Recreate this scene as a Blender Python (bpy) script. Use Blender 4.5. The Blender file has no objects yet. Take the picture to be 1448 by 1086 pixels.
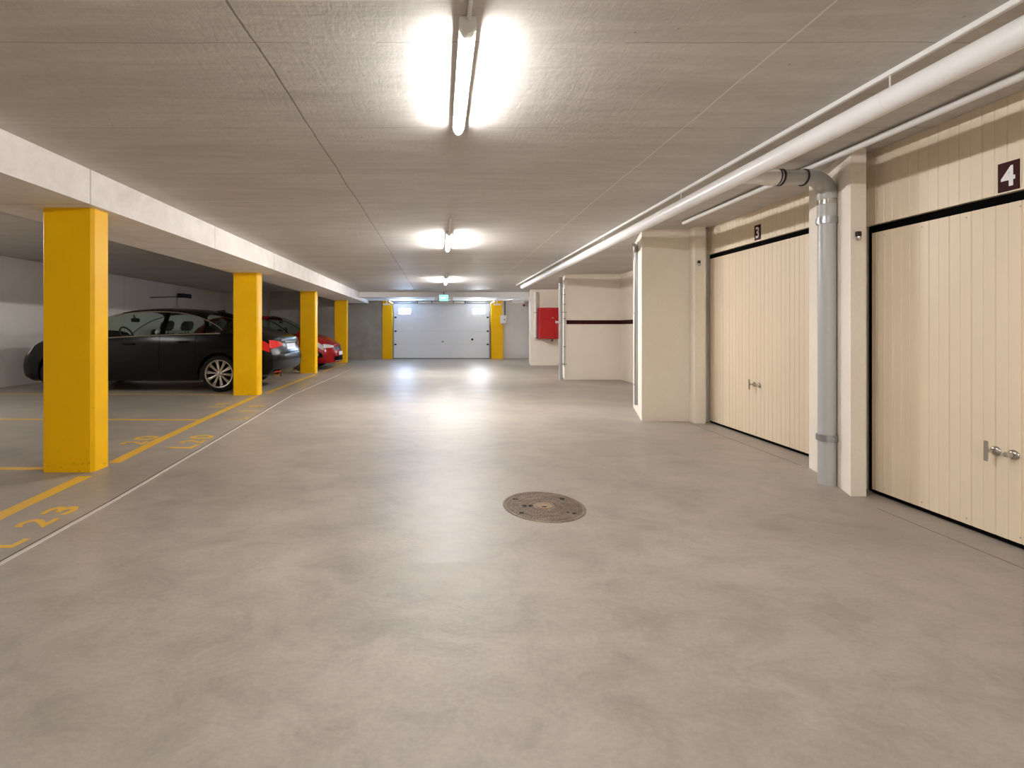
import bpy, math, random
from mathutils import Vector
random.seed(7)
PI = math.pi
SC = bpy.context.scene
COL = SC.collection

# ------------------------------------------------------------------ helpers
def lin(c):
    c /= 255.0
    return c / 12.92 if c <= 0.04045 else ((c + 0.055) / 1.055) ** 2.4
def rgb(r, g, b): return (lin(r), lin(g), lin(b), 1.0)

class MB:
    """collects geometry for ONE mesh object"""
    def __init__(s): s.v = []; s.f = []
    def add(s, vs, fs):
        n = len(s.v); s.v += [tuple(p) for p in vs]; s.f += [tuple(i + n for i in f) for f in fs]; return s
    def box(s, x0, x1, y0, y1, z0, z1):
        v = [(x0,y0,z0),(x1,y0,z0),(x1,y1,z0),(x0,y1,z0),(x0,y0,z1),(x1,y0,z1),(x1,y1,z1),(x0,y1,z1)]
        return s.add(v, [(0,3,2,1),(4,5,6,7),(0,1,5,4),(1,2,6,5),(2,3,7,6),(3,0,4,7)])
    def cbox(s, x0, x1, y0, y1, z0, z1, c=0.004):
        """box with all twelve edges chamfered"""
        c = min(c, (x1-x0)*.45, (y1-y0)*.45, (z1-z0)*.45)
        X, Y, Z = (x0, x1), (y0, y1), (z0, z1); idx = {}; vs = []
        for i in (0,1):
            for j in (0,1):
                for k in (0,1):
                    sx, sy, sz = (1,-1)[i]*c, (1,-1)[j]*c, (1,-1)[k]*c
                    for a, p in enumerate(((X[i], Y[j]+sy, Z[k]+sz), (X[i]+sx, Y[j], Z[k]+sz), (X[i]+sx, Y[j]+sy, Z[k]))):
                        idx[(i,j,k,a)] = len(vs); vs.append(p)
        g = lambda i,j,k,a: idx[(i,j,k,a)]
        fs = []
        for i in (0,1): fs.append([g(i,0,0,0), g(i,1,0,0), g(i,1,1,0), g(i,0,1,0)])
        for j in (0,1): fs.append([g(0,j,0,1), g(1,j,0,1), g(1,j,1,1), g(0,j,1,1)])
        for k in (0,1): fs.append([g(0,0,k,2), g(1,0,k,2), g(1,1,k,2), g(0,1,k,2)])
        for i in (0,1):
            for j in (0,1): fs.append([g(i,j,0,0), g(i,j,1,0), g(i,j,1,1), g(i,j,0,1)])
            for k in (0,1): fs.append([g(i,0,k,0), g(i,1,k,0), g(i,1,k,2), g(i,0,k,2)])
        for j in (0,1):
            for k in (0,1): fs.append([g(0,j,k,1), g(1,j,k,1), g(1,j,k,2), g(0,j,k,2)])
        for i in (0,1):
            for j in (0,1):
                for k in (0,1): fs.append([g(i,j,k,0), g(i,j,k,1), g(i,j,k,2)])
        ctr = Vector(((x0+x1)/2, (y0+y1)/2, (z0+z1)/2)); out = []
        for f in fs:
            p = [Vector(vs[q]) for q in f]; n = (p[1]-p[0]).cross(p[2]-p[0])
            if n.dot(sum(p, Vector())/len(p) - ctr) < 0: f = f[::-1]
            out.append(f)
        return s.add(vs, out)
    def prism(s, pts, z0, z1):
        """vertical prism over a footprint"""
        a = sum(pts[i][0]*pts[(i+1)%len(pts)][1]-pts[(i+1)%len(pts)][0]*pts[i][1] for i in range(len(pts)))
        if a < 0: pts = pts[::-1]
        n = len(pts)
        v = [(x,y,z0) for x,y in pts] + [(x,y,z1) for x,y in pts]
        return s.add(v, [tuple(range(n))[::-1], tuple(range(n,2*n))] + [(i,(i+1)%n,n+(i+1)%n,n+i) for i in range(n)])
    def tube(s, path, r, n=16, cap=True):
        path = [Vector(p) for p in path]; rs = r if isinstance(r, (list, tuple)) else [r]*len(path)
        rings = []; up = None
        for i, p in enumerate(path):
            t = (path[min(i+1,len(path)-1)] - path[max(i-1,0)]).normalized()
            if up is None:
                up = Vector((0,0,1)) if abs(t.z) < .9 else Vector((1,0,0))
            a = t.cross(up).normalized(); b = a.cross(t).normalized(); up = b
            rings.append([p + (a*math.cos(2*PI*k/n) + b*math.sin(2*PI*k/n))*rs[i] for k in range(n)])
        v = [q for ring in rings for q in ring]; f = []
        for i in range(len(rings)-1):
            for k in range(n):
                f.append((i*n+k, (i+1)*n+k, (i+1)*n+(k+1)%n, i*n+(k+1)%n))
        if cap: f.append(tuple(range(n))); f.append(tuple(range((len(rings)-1)*n, len(rings)*n))[::-1])
        return s.add(v, f)
    def lathe(s, prof, c, axis='Z', n=32, cap=True):
        """prof = [(radius, height)]; closed at ends where radius is 0"""
        c = Vector(c); v = []; f = []
        for r, h in prof:
            for k in range(n):
                a = 2*PI*k/n; x, y = r*math.cos(a), r*math.sin(a)
                v.append(c + Vector({'Z':(x,y,h), 'Y':(x,h,y), 'X':(h,x,y)}[axis]))
        for i in range(len(prof)-1):
            for k in range(n): f.append((i*n+k, i*n+(k+1)%n, (i+1)*n+(k+1)%n, (i+1)*n+k))
        if cap and prof[0][0] > 1e-6: f.append(tuple(range(n))[::-1])
        if cap and prof[-1][0] > 1e-6: f.append(tuple(range((len(prof)-1)*n, len(prof)*n)))
        return s.add(v, f)
    def grid(s, rows):
        n = len(rows[0]); v = [p for r in rows for p in r]; f = []
        for i in range(len(rows)-1):
            for k in range(n-1): f.append((i*n+k, i*n+k+1, (i+1)*n+k+1, (i+1)*n+k))
        return s.add(v, f)
    def xf(s, fn): s.v = [tuple(fn(Vector(p))) for p in s.v]; return s
    def build(s, name, mat, parent=None, smooth=False, ang=35, fix=True):
        me = bpy.data.meshes.new(name); me.from_pydata(s.v, [], s.f)
        import bmesh
        bm = bmesh.new(); bm.from_mesh(me)
        bmesh.ops.remove_doubles(bm, verts=bm.verts, dist=1e-5)
        if fix: bmesh.ops.recalc_face_normals(bm, faces=bm.faces)
        bm.to_mesh(me); bm.free()
        if smooth:
            me.polygons.foreach_set('use_smooth', [True]*len(me.polygons)); me.set_sharp_from_angle(angle=math.radians(ang))
        me.materials.append(mat)
        o = bpy.data.objects.new(name, me); COL.objects.link(o)
        if parent is not None:
            o.parent = parent
            o.matrix_parent_inverse = world_of(parent).inverted()
        return o

def world_of(o):
    m = o.matrix_basis.copy()
    while o.parent is not None:
        m = o.parent.matrix_basis @ o.matrix_parent_inverse @ m if False else (o.parent.matrix_basis @ (o.matrix_parent_inverse @ m))
        o = o.parent
    return m
def tag(o, label, cat, group=None, kind=None):
    o['label'] = label; o['category'] = cat
    if group: o['group'] = group
    if kind: o['kind'] = kind
    return o
def thing(name, label, cat, loc=(0,0,0), group=None, kind=None):
    o = bpy.data.objects.new(name, None); o.empty_display_size = .1; COL.objects.link(o); o.location = loc
    return tag(o, label, cat, group, kind)
def struct(o): o['kind'] = 'structure'; return o

# ------------------------------------------------------------------ materials
def new_mat(name):
    m = bpy.data.materials.new(name); m.use_nodes = True
    nt = m.node_tree; return m, nt, nt.nodes['Principled BSDF']
def simple(name, col, rough=.5, metal=0, spec=.5, coat=0, bump=0, bscale=200, var=0, vscale=6, ior=1.5):
    m, nt, b = new_mat(name)
    b.inputs['Roughness'].default_value = rough; b.inputs['Metallic'].default_value = metal
    b.inputs['Specular IOR Level'].default_value = spec; b.inputs['Coat Weight'].default_value = coat
    b.inputs['Coat Roughness'].default_value = .05
    b.inputs['Base Color'].default_value = col; b.inputs['IOR'].default_value = ior
    tc = nt.nodes.new('ShaderNodeTexCoord')
    if var:
        n = nt.nodes.new('ShaderNodeTexNoise'); n.inputs['Scale'].default_value = vscale; n.inputs['Detail'].default_value = 6
        nt.links.new(tc.outputs['Object'], n.inputs['Vector'])
        mx = nt.nodes.new('ShaderNodeMix'); mx.data_type = 'RGBA'
        mx.inputs['A'].default_value = tuple(c*(1-var) for c in col[:3]) + (1,)
        mx.inputs['B'].default_value = tuple(min(1, c*(1+var)) for c in col[:3]) + (1,)
        nt.links.new(n.outputs['Fac'], mx.inputs['Factor']); nt.links.new(mx.outputs['Result'], b.inputs['Base Color'])
    if bump:
        n = nt.nodes.new('ShaderNodeTexNoise'); n.inputs['Scale'].default_value = bscale; n.inputs['Detail'].default_value = 4
        nt.links.new(tc.outputs['Object'], n.inputs['Vector'])
        bp = nt.nodes.new('ShaderNodeBump'); bp.inputs['Strength'].default_value = bump; bp.inputs['Distance'].default_value = .004
        nt.links.new(n.outputs['Fac'], bp.inputs['Height']); nt.links.new(bp.outputs['Normal'], b.inputs['Normal'])
    return m
def emit(name, col, strength, base=None):
    m, nt, b = new_mat(name)
    b.inputs['Base Color'].default_value = base or col
    b.inputs['Emission Color'].default_value = col; b.inputs['Emission Strength'].default_value = strength
    return m
def math_node(nt, op, a, b=None, c=None):
    n = nt.nodes.new('ShaderNodeMath'); n.operation = op
    for i, x in enumerate((a, b, c)):
        if x is None: continue
        if isinstance(x, (int, float)): n.inputs[i].default_value = x
        else: nt.links.new(x, n.inputs[i])
    return n.outputs[0]
def noise(nt, vec, scale, detail=5, rough=.5, dist=0):
    n = nt.nodes.new('ShaderNodeTexNoise'); n.inputs['Scale'].default_value = scale; n.inputs['Detail'].default_value = detail
    n.inputs['Roughness'].default_value = rough; n.inputs['Distortion'].default_value = dist
    nt.links.new(vec, n.inputs['Vector']); return n.outputs['Fac']
def ramp(nt, fac, stops):
    r = nt.nodes.new('ShaderNodeValToRGB'); e = r.color_ramp.elements
    while len(e) < len(stops): e.new(.5)
    for k, (p, c) in enumerate(stops): e[k].position = p; e[k].color = c if len(c) == 4 else c + (1,)
    nt.links.new(fac, r.inputs['Fac']); return r.outputs['Color']
def mapping(nt, vec, scale=(1,1,1), loc=(0,0,0), rot=(0,0,0)):
    m = nt.nodes.new('ShaderNodeMapping'); m.inputs['Scale'].default_value = scale; m.inputs['Location'].default_value = loc
    m.inputs['Rotation'].default_value = rot
    nt.links.new(vec, m.inputs['Vector']); return m.outputs['Vector']
def mixc(nt, fac, a, b, mode='MIX'):
    mx = nt.nodes.new('ShaderNodeMix'); mx.data_type = 'RGBA'; mx.blend_type = mode
    for nm, x in (('Factor', fac), ('A', a), ('B', b)):
        if isinstance(x, (int, float)): mx.inputs[nm].default_value = x
        elif isinstance(x, tuple): mx.inputs[nm].default_value = x if len(x) == 4 else x + (1,)
        else: nt.links.new(x, mx.inputs[nm])
    return mx.outputs['Result']
def lines(nt, coord, period, width, offset=0.0):
    """1 on thin lines every `period` metres"""
    t = math_node(nt, 'ADD', coord, offset); t = math_node(nt, 'DIVIDE', t, period); t = math_node(nt, 'FRACT', t)
    t = math_node(nt, 'SUBTRACT', t, .5); t = math_node(nt, 'ABSOLUTE', t)
    return math_node(nt, 'LESS_THAN', math_node(nt, 'SUBTRACT', .5, t), width/period/2)

def mat_floor():
    m, nt, b = new_mat('polished_concrete')
    tc = nt.nodes.new('ShaderNodeTexCoord'); P = tc.outputs['Object']
    big = noise(nt, mapping(nt, P, (1.0, 1.5, 1)), .9, 8, .62, 1.0)
    mid = noise(nt, mapping(nt, P, (1.1, 1.4, 1), (7,3,0)), 3.6, 12, .74, .6)
    fine = noise(nt, mapping(nt, P, (1.0,1.3,1)), 46, 8, .75)
    c1 = ramp(nt, big, [(.30, rgb(151,143,133)), (.52, rgb(163,154,143)), (.74, rgb(173,164,153))])
    c2 = ramp(nt, mid, [(.34, (.82,.82,.82)), (.5, (1.0,1.0,1.0)), (.66, (1.12,1.12,1.12))])
    col = mixc(nt, 1.0, c1, c2, 'MULTIPLY')
    c3 = ramp(nt, fine, [(.3, (.89,.89,.89)), (.7, (1.09,1.09,1.09))])
    col = mixc(nt, 1.0, col, c3, 'MULTIPLY')
    # fine trowel scratches
    sc = noise(nt, mapping(nt, P, (6, 60, 1), rot=(0,0,.5)), 1.0, 3, .6, 2.0)
    scr = ramp(nt, sc, [(.70, (1,1,1)), (.735, (1.10,1.10,1.10)), (.76, (1,1,1))])
    col = mixc(nt, .7, col, scr, 'MULTIPLY')
    nt.links.new(col, b.inputs['Base Color'])
    rr = ramp(nt, mid, [(.3, (.36,.36,.36)), (.7, (.52,.52,.52))])
    nt.links.new(rr, b.inputs['Roughness'])
    b.inputs['Specular IOR Level'].default_value = .5
    h = math_node(nt, 'ADD', math_node(nt, 'MULTIPLY', mid, 1.0), math_node(nt, 'MULTIPLY', fine, .22))
    bp = nt.nodes.new('ShaderNodeBump'); bp.inputs['Strength'].default_value = .30; bp.inputs['Distance'].default_value = .012
    nt.links.new(h, bp.inputs['Height']); nt.links.new(bp.outputs['Normal'], b.inputs['Normal'])
    return m
def mat_ceiling():
    m, nt, b = new_mat('board_marked_concrete')
    tc = nt.nodes.new('ShaderNodeTexCoord'); P = tc.outputs['Object']
    sp = nt.nodes.new('ShaderNodeSeparateXYZ'); nt.links.new(P, sp.inputs[0]); X, Y = sp.outputs[0], sp.outputs[1]
    wob = math_node(nt, 'MULTIPLY', math_node(nt, 'SUBTRACT', noise(nt, P, 1.6, 5), .5), .035)
    Xw = math_node(nt, 'ADD', X, wob); Yw = math_node(nt, 'ADD', Y, wob)
    big = noise(nt, mapping(nt, P, (.5, 1.8, 1)), 1.1, 7, .6, .5)
    streak = noise(nt, mapping(nt, P, (1.0, 9.0, 1), (3,1,0)), 1.3, 7, .65, .8)
    fine = noise(nt, P, 26, 7, .7)
    col = ramp(nt, big, [(.3, rgb(193,187,181)), (.7, rgb(209,203,197))])
    col = mixc(nt, 1.0, col, ramp(nt, streak, [(.32, (.86,.86,.86)), (.6, (1.0,1.0,1.0)), (.75, (1.07,1.07,1.07))]), 'MULTIPLY')
    col = mixc(nt, 1.0, col, ramp(nt, fine, [(.25, (.93,.93,.93)), (.75, (1.05,1.05,1.05))]), 'MULTIPLY')
    seam = lines(nt, Xw, 2.3, .010, .80)           # long formwork joints (x = -0.80, 1.50)
    seam_w = lines(nt, Xw, 2.3, .024, .80)
    board = lines(nt, Yw, .86, .007, .55)
    brk = noise(nt, P, 2.2, 3)
    board = math_node(nt, 'MULTIPLY', board, math_node(nt, 'GREATER_THAN', brk, .46))
    right = math_node(nt, 'GREATER_THAN', X, .4)
    seam_col = mixc(nt, right, rgb(92,84,76), rgb(236,230,222))          # dark grout left, pale grout right
    col = mixc(nt, math_node(nt, 'MULTIPLY', seam, .7), col, seam_col)
    col = mixc(nt, math_node(nt, 'MULTIPLY', board, .42), col, rgb(100,90,80))
    # air holes
    vo = nt.nodes.new('ShaderNodeTexVoronoi'); vo.inputs['Scale'].default_value = 9; nt.links.new(P, vo.inputs['Vector'])
    hole = math_node(nt, 'MULTIPLY', math_node(nt, 'LESS_THAN', vo.outputs['Distance'], .055), math_node(nt, 'GREATER_THAN', noise(nt, P, 3.1, 2), .53))
    col = mixc(nt, math_node(nt, 'MULTIPLY', hole, .5), col, rgb(88,78,68))
    nt.links.new(col, b.inputs['Base Color']); b.inputs['Roughness'].default_value = .62
    h = math_node(nt, 'ADD', math_node(nt, 'MULTIPLY', fine, .35), math_node(nt, 'MULTIPLY', streak, .35))
    ridge = noise(nt, mapping(nt, P, (9, 2.2, 1)), 2.2, 5, .6, 1.2)
    h = math_node(nt, 'ADD', h, math_node(nt, 'MULTIPLY', ridge, .35))
    h = math_node(nt, 'SUBTRACT', h, math_node(nt, 'MULTIPLY', seam_w, .35))
    h = math_node(nt, 'SUBTRACT', h, math_node(nt, 'MULTIPLY', board, .5))
    h = math_node(nt, 'SUBTRACT', h, math_node(nt, 'MULTIPLY', hole, .8))
    bp = nt.nodes.new('ShaderNodeBump'); bp.inputs['Strength'].default_value = .40; bp.inputs['Distance'].default_value = .011
    nt.links.new(h, bp.inputs['Height']); nt.links.new(bp.outputs['Normal'], b.inputs['Normal'])
    return m
def mat_wall(name, lo, hi, rough=.75, bump=.25, seam=None, blot=1.2):
    m, nt, b = new_mat(name)
    tc = nt.nodes.new('ShaderNodeTexCoord'); P = tc.outputs['Object']
    big = noise(nt, P, blot, 6, .6, .3); fine = noise(nt, P, 55, 5, .6)
    col = ramp(nt, big, [(.3, lo), (.7, hi)])
    col = mixc(nt, 1.0, col, ramp(nt, fine, [(.25, (.96,.96,.96)), (.75, (1.03,1.03,1.03))]), 'MULTIPLY')
    if seam:
        sp = nt.nodes.new('ShaderNodeSeparateXYZ'); nt.links.new(P, sp.inputs[0])
        ln = lines(nt, sp.outputs[seam[0]], seam[1], .012, seam[2])
        col = mixc(nt, math_node(nt, 'MULTIPLY', ln, .45), col, rgb(90,82,76))
    nt.links.new(col, b.inputs['Base Color']); b.inputs['Roughness'].default_value = rough
    bp = nt.nodes.new('ShaderNodeBump'); bp.inputs['Strength'].default_value = bump; bp.inputs['Distance'].default_value = .003
    nt.links.new(fine, bp.inputs['Height']); nt.links.new(bp.outputs['Normal'], b.inputs['Normal'])
    return m
def mat_yellow():
    m, nt, b = new_mat('yellow_column_paint')
    tc = nt.nodes.new('ShaderNodeTexCoord'); P = tc.outputs['Object']
    n1 = noise(nt, P, 2.5, 6, .6); n2 = noise(nt, P, 21, 7, .7)
    col = ramp(nt, n1, [(.3, rgb(245,186,0)), (.7, rgb(252,196,0))])
    sp = nt.nodes.new('ShaderNodeSeparateXYZ'); nt.links.new(P, sp.inputs[0])
    low = nt.nodes.new('ShaderNodeMapRange'); low.inputs['From Min'].default_value = .22; low.inputs['From Max'].default_value = 0
    nt.links.new(sp.outputs[2], low.inputs['Value'])
    scuff = math_node(nt, 'MULTIPLY', low.outputs[0], math_node(nt, 'GREATER_THAN', n2, .60))   # scuffed feet
    spot = math_node(nt, 'GREATER_THAN', noise(nt, P, 34, 3), .765)
    col = mixc(nt, math_node(nt, 'MULTIPLY', math_node(nt, 'MAXIMUM', scuff, spot), .4), col, rgb(120,88,28))
    nt.links.new(col, b.inputs['Base Color']); b.inputs['Roughness'].default_value = .42; b.inputs['Specular IOR Level'].default_value = .25
    bp = nt.nodes.new('ShaderNodeBump'); bp.inputs['Strength'].default_value = .12; bp.inputs['Distance'].default_value = .003
    nt.links.new(n2, bp.inputs['Height']); nt.links.new(bp.outputs['Normal'], b.inputs['Normal'])
    return m
def mat_paint_line(name, col, keep=.40):
    """worn floor paint: small chips let the concrete show"""
    m, nt, b = new_mat(name)
    tc = nt.nodes.new('ShaderNodeTexCoord'); P = tc.outputs['Object']
    n = noise(nt, P, 30, 6, .75); n2 = noise(nt, P, 4, 3)
    chip = math_node(nt, 'LESS_THAN', math_node(nt, 'ADD', math_node(nt, 'MULTIPLY', n, .7), math_node(nt, 'MULTIPLY', n2, .3)), keep)
    c = mixc(nt, chip, col, rgb(150,137,122)); nt.links.new(c, b.inputs['Base Color'])
    b.inputs['Roughness'].default_value = .45
    return m
def mat_glass(name, tint, gloss=.06):
    m = bpy.data.materials.new(name); m.use_nodes = True; nt = m.node_tree; nt.nodes.clear()
    out = nt.nodes.new('ShaderNodeOutputMaterial'); t = nt.nodes.new('ShaderNodeBsdfTransparent'); g = nt.nodes.new('ShaderNodeBsdfGlossy')
    t.inputs['Color'].default_value = tint; g.inputs['Roughness'].default_value = .03
    mx = nt.nodes.new('ShaderNodeMixShader')
    mx.inputs[0].default_value = gloss; nt.links.new(t.outputs[0], mx.inputs[1]); nt.links.new(g.outputs[0], mx.inputs[2])
    nt.links.new(mx.outputs[0], out.inputs[0]); return m
def mat_manhole():
    m, nt, b = new_mat('cast_iron')
    tc = nt.nodes.new('ShaderNodeTexCoord'); P = tc.outputs['Object']
    n1 = noise(nt, P, 14, 6, .7); n2 = noise(nt, P, 90, 4, .6)
    col = ramp(nt, n1, [(.3, rgb(112,97,84)), (.55, rgb(138,122,108)), (.75, rgb(156,140,125))])
    col = mixc(nt, 1.0, col, ramp(nt, n2, [(.3, (.8,.8,.8)), (.7, (1.12,1.12,1.12))]), 'MULTIPLY')
    nt.links.new(col, b.inputs['Base Color']); b.inputs['Metallic'].default_value = .35; b.inputs['Roughness'].default_value = .55
    return m

M = {}
M['floor'] = mat_floor(); M['ceiling'] = mat_ceiling(); M['yellow'] = mat_yellow()
M['cream'] = mat_wall('cream_wall_paint', rgb(243,233,218), rgb(248,240,227))
M['leftwall'] = mat_wall('pale_wall_paint', rgb(236,229,223), rgb(244,238,232), seam=(1, 6.2, 5.82))
M['concrete'] = mat_wall('grey_bare_concrete', rgb(150,146,138), rgb(176,172,164), .8, .5, blot=1.6)
M['whitewall'] = mat_wall('white_wall_paint', rgb(238,237,238), rgb(246,245,246))
M['beam'] = mat_wall('beam_concrete', rgb(226,220,214), rgb(242,237,232), .7, .5, seam=(1, 2.02, .39), blot=5)
M['door'] = simple('beige_door_enamel', rgb(231,213,186), .42, var=.03, vscale=3)
M['fascia'] = simple('beige_fascia_enamel', rgb(235,219,195), .45, var=.03, vscale=3)
M['black'] = simple('black_rubber_and_gap', rgb(5,5,5), .8, spec=.05)
M['white_plastic'] = simple('white_pipe_plastic', rgb(238,236,234), .30, var=.015)
M['conduit'] = simple('pale_grey_conduit', rgb(226,224,222), .35)
M['grey_plastic'] = simple('grey_drain_plastic', rgb(184,182,180), .34, var=.05, vscale=9)
M['grey_metal'] = simple('galvanised_metal', rgb(170,171,173), .32, metal=.8)
M['dark_metal'] = simple('dark_grey_metal', rgb(62,62,64), .45, metal=.5)
M['chrome'] = simple('brushed_chrome', rgb(196,192,186), .22, metal=1)
M['housing'] = simple('white_lamp_housing', rgb(230,228,224), .45)
M['maroon'] = simple('maroon_paint', rgb(56,8,14), .55, spec=.2)
M['white_paint'] = simple('white_sign_paint', rgb(240,238,235), .5)
M['red'] = simple('red_cabinet_enamel', rgb(186,14,22), .38, var=.05)
M['gate'] = simple('white_gate_panel', rgb(236,239,244), .45, var=.02)
M['gate_seam'] = simple('grey_gate_rubber', rgb(120,125,135), .6)
M['iron'] = mat_manhole()
M['iron_dark'] = simple('iron_recess', rgb(34,27,22), .8)
M['iron_rust'] = simple('rusty_badge', rgb(150,128,100), .6, metal=.2, var=.15, vscale=40)
M['line'] = mat_paint_line('worn_yellow_floor_paint', rgb(228,180,64), .355)
M['line_faded'] = mat_paint_line('faded_yellow_floor_paint', rgb(212,172,88), .42)
M['strip'] = simple('pale_joint_strip', rgb(206,198,190), .5, var=.12, vscale=14)
M['groove'] = simple('dirty_groove', rgb(96,86,76), .8)
LAMPC = (1.0, .985, .972, 1)
M['tube'] = emit('lit_lamp_tube', LAMPC, 86.0)
M['tube_bay_fill'] = emit('added_bay_fill_tube', LAMPC, 75.0)  # glow of the added bay lamp, out of view
M['tube_bright'] = emit('lit_lamp_tube_bright', LAMPC, 215.0)
M['daylight'] = emit('daylight_pane', (.48,.68,1.0,1), 66.0)
M['warmlight'] = emit('daylight_pane_warm', (.86,.92,1.0,1), 56.0)
M['exit_green'] = emit('lit_green_sign', (.40,.92,.82,1), .42, (.35,.75,.7,1))
M['exit_white'] = emit('lit_sign_mark', (.92,1.0,.86,1), .6)

# ------------------------------------------------------------------ camera (one-point view with lens shift)
F = 663.0; PX, PY = 622.0, 465.0; H = 1.15
cam = bpy.data.cameras.new('camera'); co = bpy.data.objects.new('camera', cam); COL.objects.link(co)
co.location = (0, 0, H); co.rotation_euler = (PI/2, 0, 0)
cam.sensor_fit = 'HORIZONTAL'; cam.sensor_width = 36; cam.lens = F*36/1448
cam.shift_x = (724-PX)/1448; cam.shift_y = -(543-PY)/1448; cam.clip_start = .05
SC.camera = co

# ------------------------------------------------------------------ the setting
CZ = 2.39                      # ceiling height over the aisle
YB = -10.0
struct(MB().box(-8.9, 5.0, YB, 24.2, -.2, 0).build('floor', M['floor']))
struct(MB().box(-2.75, 5.0, YB, 15.8, CZ, CZ+.2).build('ceiling', M['ceiling']))
struct(MB().box(-9.0, -3.58, YB, 24.2, 2.58, 2.78).build('ceiling_left', M['ceiling']))
struct(MB().box(-2.75, 5.0, 15.8, 18.5, 2.22, 2.6).build('ceiling_back', M['whitewall']))
bm_ = MB().box(-3.62, -2.72, YB, 17.85, 2.12, 2.8)
struct(bm_.build('beam', M['beam']))
struct(MB().box(-8.9, -8.6, YB, 24.2, 0, 2.58).build('wall_left', M['leftwall']))
struct(MB().box(-8.6, -6.3, 18.6, 18.9, 0, 2.58).build('wall_far', M['leftwall']))
struct(MB().box(-6.48, -2.19, 17.9, 18.2, 0, 2.58).build('wall_gate_left', M['concrete']))
struct(MB().box(2.41, 5.0, 18.3, 18.6, 0, 2.4).build('wall_gate_right', M['whitewall']))
struct(MB().box(-2.19, 2.41, 18.3, 18.5, 0, 2.4).build('wall_gate', M['concrete']))
struct(MB().box(-8.9, 5.0, YB-.3, YB, 0, 2.6).build('wall_back', M['cream']))
# right-hand side: piers, niche and recess
struct(MB().box(2.9, 3.2, YB, .30, 0, CZ).build('wall_right', M['cream']))
struct(MB().prism([(2.82,.30),(3.6,.30),(3.6,.86),(2.82,.86)], 0, CZ).build('wall_pier_near', M['cream']))
struct(MB().prism([(2.82,3.217),(2.925,3.217),(2.955,3.37),(3.75,3.37),(3.75,3.88),(3.055,3.88),(2.97,3.57)], 0, CZ).build('wall_pier', M['cream']))
struct(MB().prism([(2.51,5.83),(3.10,5.83),(3.10,5.70),(3.232,5.70),(3.232,5.81),(4.3,5.81),(4.3,6.9),(2.845,6.9)], 0, CZ).build('wall_pier_mid', M['cream']))
struct(MB().box(4.085, 4.3, 6.9, 10.6, 0, CZ).build('wall_niche_side', M['cream']))
struct(MB().prism([(2.82,10.6),(4.9,10.6),(4.9,11.3),(2.955,11.3)], 0, CZ).build('wall_niche_back', M['cream']))
struct(MB().box(4.6, 4.9, 11.3, 14.75, 0, CZ).build('wall_recess_side', M['cream']))
struct(MB().prism([(2.85,14.75),(4.9,14.75),(4.9,18.3),(3.47,18.3),(2.985,15.7)], 0, CZ).build('wall_recess_back', M['cream']))
# masonry behind the garage doors
struct(MB().box(3.16, 3.4, .86, 3.37, 0, CZ).build('wall_garage', M['cream']))
struct(MB().box(3.43, 3.75, 3.88, 5.81, 0, CZ).build('wall_garage_far', M['cream']))

# ------------------------------------------------------------------ yellow columns
def chamfer_rect(x0, x1, y0, y1, c):
    return [(x0+c,y0),(x1-c,y0),(x1,y0+c),(x1,y1-c),(x1-c,y1),(x0+c,y1),(x0,y1-c),(x0,y0+c)]
cols = [(-3.195,-2.78,3.756,3.95,'yellow concrete column nearest the camera, in front of the black car'),
        (-3.58,-3.145,8.1,8.31,'yellow concrete column in front of the tail of the black car'),
        (-3.62,-3.205,12.1,12.31,'yellow concrete column in front of the bonnet of the red car'),
        (-3.585,-3.155,15.9,16.11,'farthest yellow concrete column of the row, past the nose of the red car')]
for x0, x1, y0, y1, lb in cols:
    o = MB().prism(chamfer_rect(x0, x1, y0, y1, .022), 0, 2.12).build('column', M['yellow'])
    tag(o, lb, 'column', 'yellow columns along the parking bays', 'thing')
for x0, x1, lb in ((-2.19,-1.815,'yellow gate post on the left of the white sectional gate'), (1.95,2.41,'yellow gate post on the right of the white sectional gate, behind the grey switch box')):
    o = MB().prism(chamfer_rect(x0, x1, 17.85, 18.295, .012), 0, 2.22)
    o.box(x0+.01, x1-.01, 17.846, 17.852, 1.068, 1.076)
    tag(o.build('gate_post', M['yellow']), lb, 'post', 'yellow gate posts', 'thing')

# ------------------------------------------------------------------ garage doors with ribbed leaves
def ribbed(mb, X, y0, y1, z0, z1, pitch=.116, th=.025):
    """vertical sheet facing -X with a V groove and a shallow rib per pitch"""
    ys = [y0]; xs = [0.0]; y = y1 - .03; prof = []
    while y - pitch > y0:
        prof += [(y,0),(y-.004,.0045),(y-.008,0),(y-.060,0),(y-.062,.0022),(y-.066,.0022),(y-.068,0)]
        y -= pitch
    prof = [(y1,0)] + prof + [(y0,0)]
    n = len(prof); v = []; f = []
    for (yy, dx) in prof: v += [(X+dx,yy,z0),(X+dx,yy,z1),(X+th,yy,z0),(X+th,yy,z1)]
    for i in range(n-1):
        a, b = 4*i, 4*(i+1)
        f += [(a,b,b+1,a+1),(a+2,a+3,b+3,b+2),(a+1,b+1,b+3,a+3),(a,a+2,b+2,b)]
    f += [(0,1,3,2),(4*n-4,4*n-2,4*n-1,4*n-3)]
    return mb.add(v, f)
def rosette(mb, X, y, z, r):
    return mb.lathe([(0,.0),(r,.0),(r,-.004),(r*.82,-.010),(r*.45,-.013),(r*.42,-.020),(0,-.020)], (X,y,z), 'X', 24)
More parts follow.
